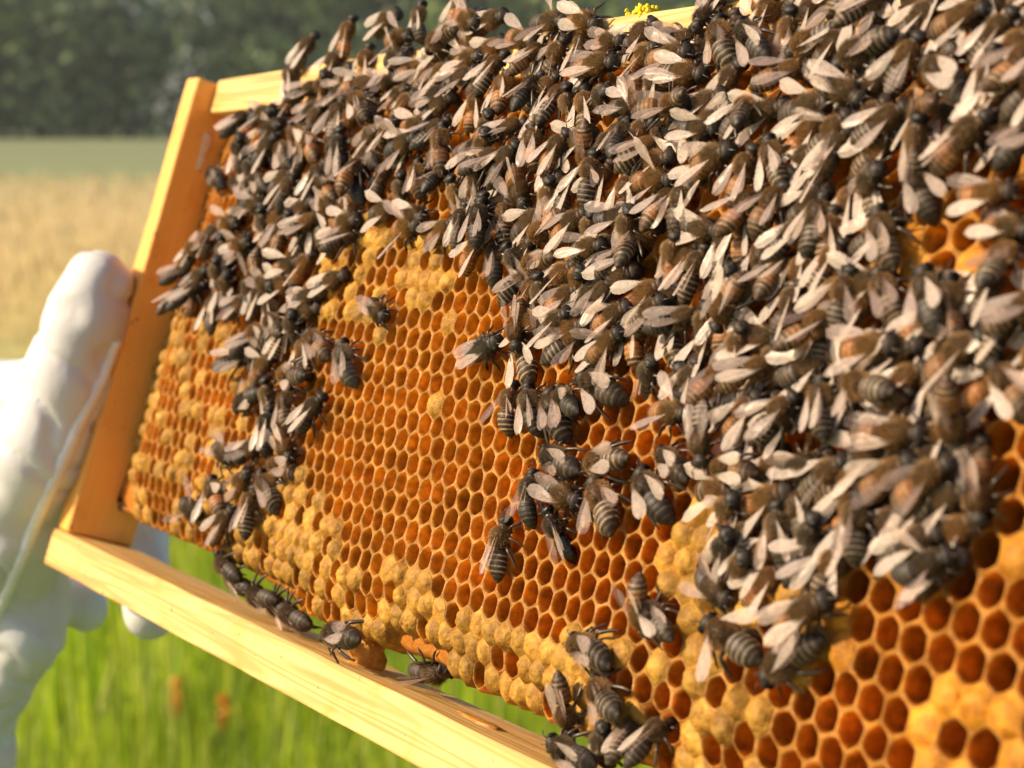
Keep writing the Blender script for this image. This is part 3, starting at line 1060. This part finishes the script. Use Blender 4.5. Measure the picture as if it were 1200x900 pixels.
# ================================================================== BEES
BODY = [(4.5, .3, .4, -.3), (4.3, 1.0, 1.0, -.3), (3.9, 1.62, 1.35, -.25), (3.4, 1.8, 1.5, -.1), (2.9, 1.5, 1.3, 0), (2.5, 1.0, 1.0, .1), (2.2, 1.1, 1.1, .2), (1.9, 1.4, 1.4, .25), (1.2, 1.72, 1.72, .3), (0.2, 1.88, 1.85, .35),
        (-.9, 1.78, 1.72, .3), (-1.7, 1.45, 1.4, .2), (-2.1, 1.05, 1.0, .1), (-2.35, 1.05, 1.0, .05), (-2.7, 1.6, 1.55, .1), (-3.3, 1.95, 1.9, .1), (-4.2, 2.15, 2.0, .05), (-5.2, 2.2, 1.95, -.05), (-6.2, 2.05, 1.8, -.15), (-7.1, 1.7, 1.5, -.3), (-7.9, 1.15, 1.0, -.4), (-8.5, .55, .5, -.5), (-8.75, .08, .08, -.5)]
BX = np.array([b[0] for b in BODY])[::-1]
BW = np.array([b[1] for b in BODY])[::-1]
BH = np.array([b[2] for b in BODY])[::-1]
BZ = np.array([b[3] for b in BODY])[::-1]
BODY_Z = 2.7


def smooth_tab(x, T):
    return float(sum(np.interp(x + d, BX, T) for d in (-.22, -.08, .08, .22)) / 4)


def bend(p, mode):
    """curve the abdomen: 1 tucked under, 2 to one side, 3 raised and long"""
    x, y, z = p
    if x > -2.2 or mode == 0: return (x, y, z)
    L = -2.2 - x
    if mode == 1:
        a = L * 0.085
        return (-2.2 - math.sin(a) / .085 + z * math.sin(a) * -1 * 0.6, y, z - (1 - math.cos(a)) / .085)
    if mode == 2:
        a = L * 0.06
        return (-2.2 - math.sin(a) / .06 - y * math.sin(a) * .5, y + (1 - math.cos(a)) / .06, z)
    return (x * 1.07 + .15, y * .93, z * .95 + L * .06)


TERG = [-2.5, -3.35, -4.4, -5.45, -6.45, -7.35, -8.3, -9.0]
DARK = np.array((0.016, 0.012, 0.010))


def body_col(x, up, tone):
    if x > 2.4:
        return np.array((0.030, 0.024, 0.020)) if tone != 'k' else DARK * .7
    if x > -2.25:
        c = {'d': (0.05, 0.033, 0.02), 's': (0.085, 0.05, 0.025), 'b': (0.10, 0.052, 0.02), 'k': (0.05, 0.03, 0.018), 'g': (0.10, 0.085, 0.07)}[tone]
        return np.array(c)
    for i in range(7):
        if TERG[i] >= x > TERG[i + 1]:
            f = (TERG[i] - x) / (TERG[i] - TERG[i + 1]) + .16 * noise.noise(Vector((up * 1.4, i * 3.1, ord(tone[0]))))
            break
    else:
        return DARK
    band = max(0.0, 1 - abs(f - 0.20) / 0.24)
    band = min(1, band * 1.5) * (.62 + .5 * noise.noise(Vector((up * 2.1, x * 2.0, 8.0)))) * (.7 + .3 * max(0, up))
    band = min(1, max(0, band))
    pale = {'d': (0.17, 0.14, 0.11), 's': (0.50, 0.40, 0.28), 'b': (0.42, 0.30, 0.17), 'k': (0.03, 0.022, 0.018), 'g': (0.22, 0.20, 0.18)}[tone]
    dark = {'d': (0.032, 0.025, 0.020), 's': (0.036, 0.026, 0.019), 'b': (0.055, 0.028, 0.014), 'k': (0.008, 0.006, 0.006), 'g': (0.07, 0.065, 0.06)}[tone]
    if tone == 'b' and i <= 2:
        dark = (0.21, 0.085, 0.022)
    if i >= 5: band *= .25
    if i == 0: band *= .4
    return np.array(dark) * (1 - band) + np.array(pale) * band


def body_mesh(mode, tone):
    V, F, C = [], [], []
    NS = 18
    xs_ = np.concatenate([np.arange(4.5, 2.0, -.2), np.arange(2.0, -2.0, -.3), np.arange(-2.0, -8.76, -.15)])
    for x in xs_:
        w, h, z = smooth_tab(x, BW), smooth_tab(x, BH), smooth_tab(x, BZ)
        if x < -2.4:
            for i in range(7):
                if TERG[i] >= x > TERG[i + 1]:
                    f = (TERG[i] - x) / (TERG[i] - TERG[i + 1])
                    k = 0.975 + 0.06 * f
                    w *= k; h *= k
        for s in range(NS):
            an = 2 * math.pi * s / NS
            y = w * math.cos(an); zz = h * math.sin(an)
            if zz < 0 and x < -2.3: zz *= .85
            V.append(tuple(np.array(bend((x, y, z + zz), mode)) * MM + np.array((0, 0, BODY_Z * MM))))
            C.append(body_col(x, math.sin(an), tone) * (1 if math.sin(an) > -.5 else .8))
    n = len(xs_)
    for i in range(n - 1):
        for s in range(NS):
            F.append((i * NS + s, i * NS + (s + 1) % NS, (i + 1) * NS + (s + 1) % NS, (i + 1) * NS + s))
    F.append(tuple(range(NS))[::-1]); F.append(tuple((n - 1) * NS + s for s in range(NS)))
    # compound eyes
    for sg in (-1, 1):
        b = len(V)
        for j in range(7):
            ph = math.pi * j / 6
            for i in range(10):
                th = 2 * math.pi * i / 10
                V.append(((3.45 + .62 * math.sin(ph) * math.cos(th)) * MM, sg * (1.35 + .55 * math.sin(ph) * math.sin(th)) * MM, (BODY_Z + .05 + 1.05 * math.cos(ph)) * MM))
                C.append(np.array((0.010, 0.008, 0.008)))
        for j in range(6):
            for i in range(10):
                F.append((b + j * 10 + i, b + j * 10 + (i + 1) % 10, b + (j + 1) * 10 + (i + 1) % 10, b + (j + 1) * 10 + i))
    return pymesh('bee_body', V, F, True, C)


def hair_mesh(mode, tone):
    r = random.Random(5)
    V, F, C = [], [], []
    col = {'d': (0.21, 0.15, 0.09), 's': (0.30, 0.19, 0.09), 'b': (0.30, 0.19, 0.085), 'k': (0.10, 0.06, 0.03), 'g': (0.24, 0.20, 0.15)}[tone]

    def hair(x, an, L, lean, c, wd=.035):
        w, h, z = smooth_tab(x, BW), smooth_tab(x, BH), smooth_tab(x, BZ)
        p = Vector((x, w * math.cos(an), z + h * math.sin(an)))
        nrm = Vector((0, math.cos(an) / max(w, .3), math.sin(an) / max(h, .3))).normalized()
        nrm = (nrm + Vector((lean + r.uniform(-.35, .35), r.uniform(-.35, .35), r.uniform(-.35, .35)))).normalized()
        t = nrm.orthogonal().normalized()
        b = len(V)
        kk = r.uniform(.6, 1.4)
        for pt in (p - nrm * .12 - t * wd, p - nrm * .12 + t * wd, p + nrm * L):
            V.append(tuple(np.array(bend(pt, mode)) * MM + np.array((0, 0, BODY_Z * MM))))
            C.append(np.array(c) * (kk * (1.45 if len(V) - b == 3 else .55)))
        F.append((b, b + 1, b + 2))

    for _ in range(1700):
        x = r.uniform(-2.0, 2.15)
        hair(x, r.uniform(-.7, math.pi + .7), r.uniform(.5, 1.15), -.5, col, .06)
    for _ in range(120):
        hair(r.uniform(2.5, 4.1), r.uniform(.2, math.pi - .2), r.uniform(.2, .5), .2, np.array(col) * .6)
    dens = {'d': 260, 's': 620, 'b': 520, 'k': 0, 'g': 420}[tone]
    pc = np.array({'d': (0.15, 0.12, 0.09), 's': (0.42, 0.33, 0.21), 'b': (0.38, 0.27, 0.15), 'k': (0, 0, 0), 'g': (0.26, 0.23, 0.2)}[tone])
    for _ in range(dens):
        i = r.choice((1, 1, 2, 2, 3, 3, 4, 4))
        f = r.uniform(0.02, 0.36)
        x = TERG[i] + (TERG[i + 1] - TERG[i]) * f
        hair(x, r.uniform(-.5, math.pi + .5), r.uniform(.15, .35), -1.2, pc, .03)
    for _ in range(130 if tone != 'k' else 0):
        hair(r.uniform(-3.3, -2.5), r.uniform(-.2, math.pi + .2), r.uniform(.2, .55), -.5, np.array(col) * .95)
    return pymesh('bee_hair', V, F, False, C)


def dens_poly(pts, rads, per=3):
    P, R = [], []
    for i in range(len(pts) - 1):
        for k in range(per):
            t = k / per
            P.append(Vector(pts[i]).lerp(Vector(pts[i + 1]), t)); R.append(rads[i] * (1 - t) + rads[i + 1] * t + (0.05 if k == 1 else 0))
    P.append(Vector(pts[-1])); R.append(rads[-1])
    return P, R


def leg_mesh(pts, rads):
    P, R = dens_poly([(x, y, z + BODY_Z) for x, y, z in pts], rads)
    V, F = tube([p * MM for p in P], [r * MM for r in R])
    me = pymesh('bee_leg', V, F)
    me.materials.append(M_LEG)
    return me


LEGS = [leg_mesh([(1.2, .7, -1.4), (2.1, 2.0, -.7), (2.9, 2.6, -2.0), (3.9, 2.9, -2.75)], [.28, .28, .22, .09]),
        leg_mesh([(.2, .8, -1.5), (.1, 2.8, -.5), (-.3, 3.9, -1.9), (-.9, 4.7, -2.75)], [.28, .28, .22, .09]),
        leg_mesh([(-1.0, .7, -1.4), (-2.2, 2.7, -.5), (-3.9, 3.5, -1.7), (-5.5, 3.9, -2.75)], [.28, .32, .36, .10])]
_P, _R = dens_poly([(4.1, .4, BODY_Z + .3), (4.9, 1.0, BODY_Z + .95), (6.3, 1.35, BODY_Z + .1)], [.09, .09, .10])
_v, _f = tube([p * MM for p in _P], [r * MM for r in _R], 5)
ANT = pymesh('bee_antenna', _v, _f); ANT.materials.append(M_LEG)


def wing_mesh(L, W, seed):
    r = random.Random(seed)
    NL, NW = 26, 6
    tw = [0, .15, .35, .55, .72, .85, .93, .975, 1.0]; ww = [.1, .28, .62, .92, 1.0, .88, .64, .38, .06]
    V, F = [], []
    for i in range(NL + 1):
        t = i / NL
        t2 = t
        w = float(np.interp(t, tw, ww)) * W
        lead = .30 * math.sin(math.pi * t) - W * .36 * (max(0, t - .70) / .30) ** 2.4
        for j in range(NW + 1):
            s = j / NW
            y = lead - s * w
            z = .16 * math.sin(math.pi * s) * t + .07 * math.sin(s * 9 + t * 4) * t - .2 * (t ** 2) + .08 * noise.noise(Vector((t * 5, s * 3, seed)))
            V.append((-t2 * L * MM, y * MM, z * MM))
    for i in range(NL):
        for j in range(NW):
            a = i * (NW + 1) + j
            F.append((a, a + 1, a + NW + 2, a + NW + 1))
    me = pymesh('bee_wing', V, F)
    me.materials.append(M_WING)
    return me


FORE = [wing_mesh(8.3, 2.5, s) for s in (1, 2, 3)]
HIND = [wing_mesh(5.8, 1.75, s) for s in (4, 5)]
BODIES, HAIRS = {}, {}


def get_body(mode, tone):
    if (mode, tone) not in BODIES:
        me = body_mesh(mode, tone); me.materials.append(M_BEE_SHINY if tone == 'k' else M_BEE)
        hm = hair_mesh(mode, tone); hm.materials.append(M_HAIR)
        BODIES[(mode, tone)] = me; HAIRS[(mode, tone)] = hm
    return BODIES[(mode, tone)], HAIRS[(mode, tone)]


def wing_xf(side, splay, lift, roll, hind):
    """local matrix of a wing; side +1 is the bee's port side"""
    base = Vector(((0.7 if not hind else -.2) * MM, side * (1.45 if not hind else 1.5) * MM, (BODY_Z + (1.75 if not hind else 1.5)) * MM))
    m = Matrix.Translation(base) @ Matrix.Rotation(-side * splay, 4, 'Z') @ Matrix.Rotation(lift, 4, 'Y') @ Matrix.Rotation(side * roll, 4, 'X')
    if side < 0:
        m = m @ Matrix.Diagonal((1, -1, 1, 1))
    return m


def child(name, me, root, m):
    o = bpy.data.objects.new(name, me)
    COL.objects.link(o)
    o.parent = root
    o.matrix_local = m
    return o


BEE_S = 1.09


def make_bee(M, wing, tone, mode, R, legs=True):
    root = empty('honey_bee', M)
    bme, hme = get_body(mode, tone)
    I = Matrix.Identity(4)
    child('body', bme, root, I)
    child('hair', hme, root, I)
    base = (5, 18, 46)[wing]
    for sd in (1, -1):
        sp = math.radians(base + R.uniform(-6, 8) * (1 + wing * .5))
        lf = math.radians(R.uniform(4, 14) + wing * R.uniform(0, 6))
        rl = math.radians(R.uniform(-10, 22))
        child('forewing', R.choice(FORE), root, wing_xf(sd, sp, lf, rl, False))
        child('hindwing', R.choice(HIND), root, wing_xf(sd, sp + math.radians(R.uniform(-1, 4) + wing * 4), lf - math.radians(R.uniform(2, 5)), rl, True))
    if legs:
        for i in range(3):
            for sd in (1, -1):
                m = Matrix.Rotation(math.radians(R.uniform(-9, 9)), 4, 'Z') @ Matrix.Diagonal((1, sd, 1, 1))
                child('leg', LEGS[i], root, m)
        for sd in (1, -1):
            child('antenna', ANT, root, Matrix.Diagonal((1, sd, 1, 1)) @ Matrix.Rotation(math.radians(R.uniform(-8, 8)), 4, 'X'))
    return root


def surf_any(x, y):
    if y > TOPY - 1:
        return -6.3
    return surf(x, max(y, comb_low(x) + 3))


placed = []          # sphere lists


def spheres(c, d, L):
    return [(c + d * (L * k), r) for k, r in ((.30, 1.7), (.08, 2.1), (-.14, 2.1), (-.34, 1.9))]


def place(hx, hy, tx, ty, R, zextra=0.0, stack=True, maxlift=5):
    """rest the bee on what is under it; stays on the camera ray of its middle"""
    mx, my = (hx + tx) / 2, (hy + ty) / 2
    z = -1.5
    for _ in range(4):
        m = unproj(mx, my, z + 2.4)
        z = surf_any(m[0], m[1]) + zextra
    L = 13.0
    best = None
    lift = 0.0
    while True:
        zz = z + lift
        H, T = unproj(hx, hy, zz + 2.4), unproj(tx, ty, zz + 2.4)
        m = (H + T) / 2
        d = H - T
        ln = np.linalg.norm(d[:2])
        dirv = np.array([d[0], d[1], 0]) / max(ln, 1e-6)
        if not stack:
            break
        ok = True
        for (c, r) in spheres(m, dirv, L):
            for (c2, r2) in placed:
                if abs(c[0] - c2[0]) < 4 and abs(c[1] - c2[1]) < 4:
                    if np.sum((c - c2) ** 2) < ((r + r2) * .64) ** 2:
                        ok = False; break
            if not ok: break
        if ok or lift > maxlift:
            break
        lift += 0.5
    placed.extend(spheres(m, dirv, L))
    pitch = R.gauss(0, .09)
    if ln < 9.5 and stack:
        pitch += R.choice((-1, 1)) * min(.55, math.acos(max(.5, ln / 11.5)))
    roll = R.gauss(0, .14)
    pos = np.array([m[0], m[1], m[2] - 2.4])
    ang = math.atan2(dirv[1], dirv[0])
    # body middle sits 2.1 mm behind the mesh origin
    org = pos + dirv * 2.3
    ml = Matrix.Translation(Vector(org) * MM) @ Matrix.Rotation(ang, 4, 'Z') @ Matrix.Rotation(pitch, 4, 'Y') @ Matrix.Rotation(roll, 4, 'X')
    ml = ml @ Matrix.Scale(min(1.10, max(1.04 if mx < 430 else .92, ln / 13.0)), 4)
    return ml, dirv, lift, m


# ---- the layer of bees underneath, mostly hidden: too many to tell apart, one mass
BARE = [(860, 55, 965, 115), (1045, 55, 1150, 128), (1035, 175, 1240, 335), (1140, 470, 1240, 640), (700, 80, 760, 120)]
mass = []
R = random.Random(21)
yy = -40
while yy < 720:
    xx = 190 + R.uniform(0, 10)
    while xx < 1240:
        if in_poly(xx, yy, CLUSTER) and not any(x0 < xx < x1 and y0 < yy < y1 for x0, y0, x1, y1 in BARE):
            z_ = surf_any(*unproj(xx, yy, 0)[:2])
            dep = proj(unproj(xx, yy, z_))[2]
            sc = FPX * .001 / dep
            if not any(seg_d(xx, yy, b) < 1.7 * sc for b in bees):
                an = math.radians(R.gauss(-58, 24))
                l = 5.5 * sc
                mass.append((xx + math.cos(an) * l, yy + math.sin(an) * l, xx - math.cos(an) * l, yy - math.sin(an) * l, R.choice((0, 1, 1)), R.choice('dddsb')))
        xx += 17 + 11 * (xx - 190) / 1000
    yy += 17
thin = []
for b in mass:
    mx, my = (b[0] + b[2]) / 2, (b[1] + b[3]) / 2
    if all(math.hypot(mx - (t[0] + t[2]) / 2, my - (t[1] + t[3]) / 2) > 20 + 14 * mx / 1200 for t in thin):
        thin.append(b)
mass = thin
MV, MF_, MC, MI = [], [], [], []


def add_to_mass(me, m, mi):
    n = len(me.vertices)
    co = np.empty(n * 3, np.float32); me.vertices.foreach_get('co', co)
    co = co.reshape(-1, 3) @ np.array(m.to_3x3()).T + np.array(m.translation)
    o_ = len(MV)
    MV.extend(map(tuple, co))
    if 'col' in me.color_attributes:
        cc = np.empty(n * 4, np.float32); me.color_attributes['col'].data.foreach_get('color', cc)
        MC.extend(map(tuple, cc.reshape(-1, 4)[:, :3]))
    else:
        MC.extend([(0.05, 0.035, 0.02)] * n)
    for p in me.polygons:
        MF_.append(tuple(v + o_ for v in p.vertices)); MI.append(mi)


for b in mass:
    ml, dv, lf, m = place(*b[:4], R, -1.2, True, 1)
    bme, hme = get_body(R.choice((0, 1, 2)), b[5])
    add_to_mass(bme, ml, 0); add_to_mass(hme, ml, 1)
    for sd in (1, -1):
        sp = math.radians(10 + 18 * b[4] + R.uniform(-5, 8)); l_ = math.radians(R.uniform(2, 10))
        add_to_mass(FORE[0], ml @ wing_xf(sd, sp, l_, .15, False), 2)
if MV:
    mo = mesh_obj('bee_mass', pymesh('bee_mass', MV, MF_, True, MC, MI), [M_BEE, M_HAIR, M_WING])
    mo.matrix_world = MF
    tag(mo, 'bees half hidden underneath the dense cluster of bees on the comb', 'bees', kind='stuff')

# ---- every bee that shows, one by one
def zone(mx, my, y_f, x_f):
    if y_f > TOPY + 2: return 'on top bar', 'bees on the top bar'
    if mx < 425 and my < 345: return 'glove-side corner bunch', 'bees by the glove-side corner'
    if mx < 425: return 'strand beside the glove', 'bees in the strand by the glove'
    if 630 < mx < 800 and my > 720: return 'lower rim of comb', 'bees at the lower rim'
    if mx < 800 and my > 430: return 'on open red cells', 'bees on the open cells'
    if mx > 800 and my > 560: return 'beside yellow capped cells', 'bees beside the capped cells'
    if mx > 1060: return 'around bare orange cells', 'bees around the bare orange cells'
    row = 'upper' if y_f > TOPY - 28 else 'middle' if y_f > TOPY - 62 else 'lower'
    end = 'glove end' if x_f < 225 else 'centre' if x_f < 300 else 'far end'
    return '%s cluster, %s' % (row, end), 'bees in the %s of the dense cluster' % {'upper': 'upper rows', 'middle': 'middle rows', 'lower': 'lower rows'}[row]


def heading(dv):
    u = 'up' if dv[1] > .38 else 'down' if dv[1] < -.38 else ''
    g = 'away from glove' if dv[0] > .38 else 'gloveward' if dv[0] < -.38 else ''
    return 'head ' + (u + (' and ' if g == 'gloveward' else ', ') + g if u and g else u or g)


TAIL_W = {0: '', 1: 'tail tucked, ', 2: 'tail bent, ', 3: ''}


TONE_W = {'d': 'dark', 's': 'pale-banded', 'b': 'tawny', 'k': 'glossy black', 'g': 'grey'}
WING_W = ('folded wings', 'half-open wings', 'wide-spread wings')
SPECIAL = {(594, 394): 'grey bee alone on open cells, long pale wing laid back', (402, 396): 'grey bee with folded wings head-up beside the strand, over open cells',
           (452, 372): 'dark bee diving head first into a cell among yellow caps', (648, 596): 'bee with glossy black bare abdomen on the red cells',
           (597, 605): 'banded bee on red cells with tail towards bottom bar, outermost of its patch', (695, 795): 'boldly striped bee at the lower rim of the comb, tail away from glove',
           (820, 727): 'striped bee with one wing hanging down over yellow capped cells', (895, 800): 'pale-striped bee resting on capped cells beside big open cells',
           (665, 28): 'bee on the top bar with one wing raised against the trees', (985, 457): 'striped bee lying sideways with both short wings held out',
           (820, 545): 'slim banded bee pointing head down at the cluster fringe', (683, 590): 'round-bodied banded bee between a black bee and folded-wing bees',
           (1165, 390): 'tawny bee with very broad pale wings spread across the cluster', (855, 705): 'dark bee with one pink wing stretched over yellow caps',
           (1112, 650): 'large dark bee with wings out beside the big empty cells', (748, 550): 'dark-bellied bee with wings parted at the edge of red cells'}
R = random.Random(99)
order = list(range(len(bees)))
# small / hidden ones first (they lie underneath), long clearly seen ones last
order.sort(key=lambda i: math.hypot(bees[i][0] - bees[i][2], bees[i][1] - bees[i][3]) / (30 + .035 * bees[i][0]) + R.uniform(-.25, .25))
made = []
for i in order:
    hx, hy, tx, ty, wg, tn = bees[i]
    ml, dv, lf, m = place(hx, hy, tx, ty, R)
    mode = R.choice((0, 0, 1, 2, 3))
    b = make_bee(MF @ ml, wg, tn, mode, R, True)
    zp, grp = zone((hx + tx) / 2, (hy + ty) / 2, m[1], m[0])
    lab = SPECIAL.get((int(hx), int(hy))) or '%s bee, %s, %s, %s%s' % (TONE_W[tn], WING_W[wg], heading(dv), TAIL_W[mode], zp)
    tag(b, lab, 'bee', grp)
    made.append((b, m, tn, lab))

for q in range(2):
    cnt = {}
    for t_ in made: cnt.setdefault(t_[0]['label'], []).append(t_)
    for lab, L_ in cnt.items():
        if len(L_) < 2: continue
        for (b, m, tn, _l) in L_:
            near = sorted((t_ for t_ in made if t_[0] is not b), key=lambda t_: float(np.sum((t_[1] - m) ** 2)))[q]
            extra = (', touching %s bee', ' and %s')[q] % TONE_W[near[2]]
            if len((lab + extra).split()) <= 16:
                b['label'] = lab + extra

EL = ['dark bee clinging under the comb edge, first of the chain by the glove', 'dark bee in the middle of the chain under the comb edge',
      'black bee hanging at the end of the chain under the comb edge', 'dark bee sitting on the wax bridge between comb and bottom bar',
      'bee hanging by its legs under the comb above the bottom bar',
      'dark bee tucked behind the first of the chain under the comb edge', 'dark bee between the middle and last bees of the chain under the comb edge']
for k, (hx, hy, tx, ty, tn, ze) in enumerate(EDGE_BEES):
    zc = {0: -4, 1: -5, 2: -8, 3: 0, 4: -11, 5: -7, 6: -8}[k]
    H, T = unproj(hx, hy, zc), unproj(tx, ty, zc)
    m = (H + T) / 2; d = H - T; d /= np.linalg.norm(d)
    X = Vector(d)
    up = Vector((0, -0.75, 0.65)) if k != 4 else Vector((0, -1, 0.15))
    if k == 3: up = Vector((0, 0.25, 1))
    Yv = up.cross(X).normalized(); Zv = X.cross(Yv).normalized()
    m3 = Matrix((X, Yv, Zv)).transposed()
    org = Vector(m) + X * 2.1 - Zv * BODY_Z
    ml = Matrix.Translation(org * MM) @ m3.to_4x4() @ Matrix.Scale(1.2, 4)
    b = make_bee(MF @ ml, 0 if k != 4 else 1, tn, 0, R, True)
    tag(b, EL[k], 'bee', 'bees under the comb edge')

# ================================================================== pollen lump on the top bar
q = unproj(752, 16, -8)
pl = empty('pollen_clump', MF @ Matrix.Translation(Vector((q[0], tb_hi + .5, -8)) * MM))
tag(pl, 'small bright yellow crumbly clump on the top bar edge', 'pollen')
rr = random.Random(4)
V, F, = [], []
for i in range(90):
    c = Vector((rr.uniform(-4.4, 4.4), rr.uniform(-.8, .9), rr.uniform(-1.5, 1.5)))
    c.y += .6 * math.sin(c.x * 2.2)
    s = rr.uniform(.3, .62)
    b = len(V)
    for j in range(5):
        ph = math.pi * j / 4
        for k in range(6):
            th = k * math.pi / 3
            d = Vector((math.sin(ph) * math.cos(th), math.cos(ph) * 1.3, math.sin(ph) * math.sin(th))) * s * (1 + .25 * rr.uniform(-1, 1))
            V.append(tuple((c + d) * MM))
    for j in range(4):
        for k in range(6):
            F.append((b + j * 6 + k, b + j * 6 + (k + 1) % 6, b + (j + 1) * 6 + (k + 1) % 6, b + (j + 1) * 6 + k))
mesh_obj('crumbs', pymesh('crumbs', V, F), M_POLLEN, pl)
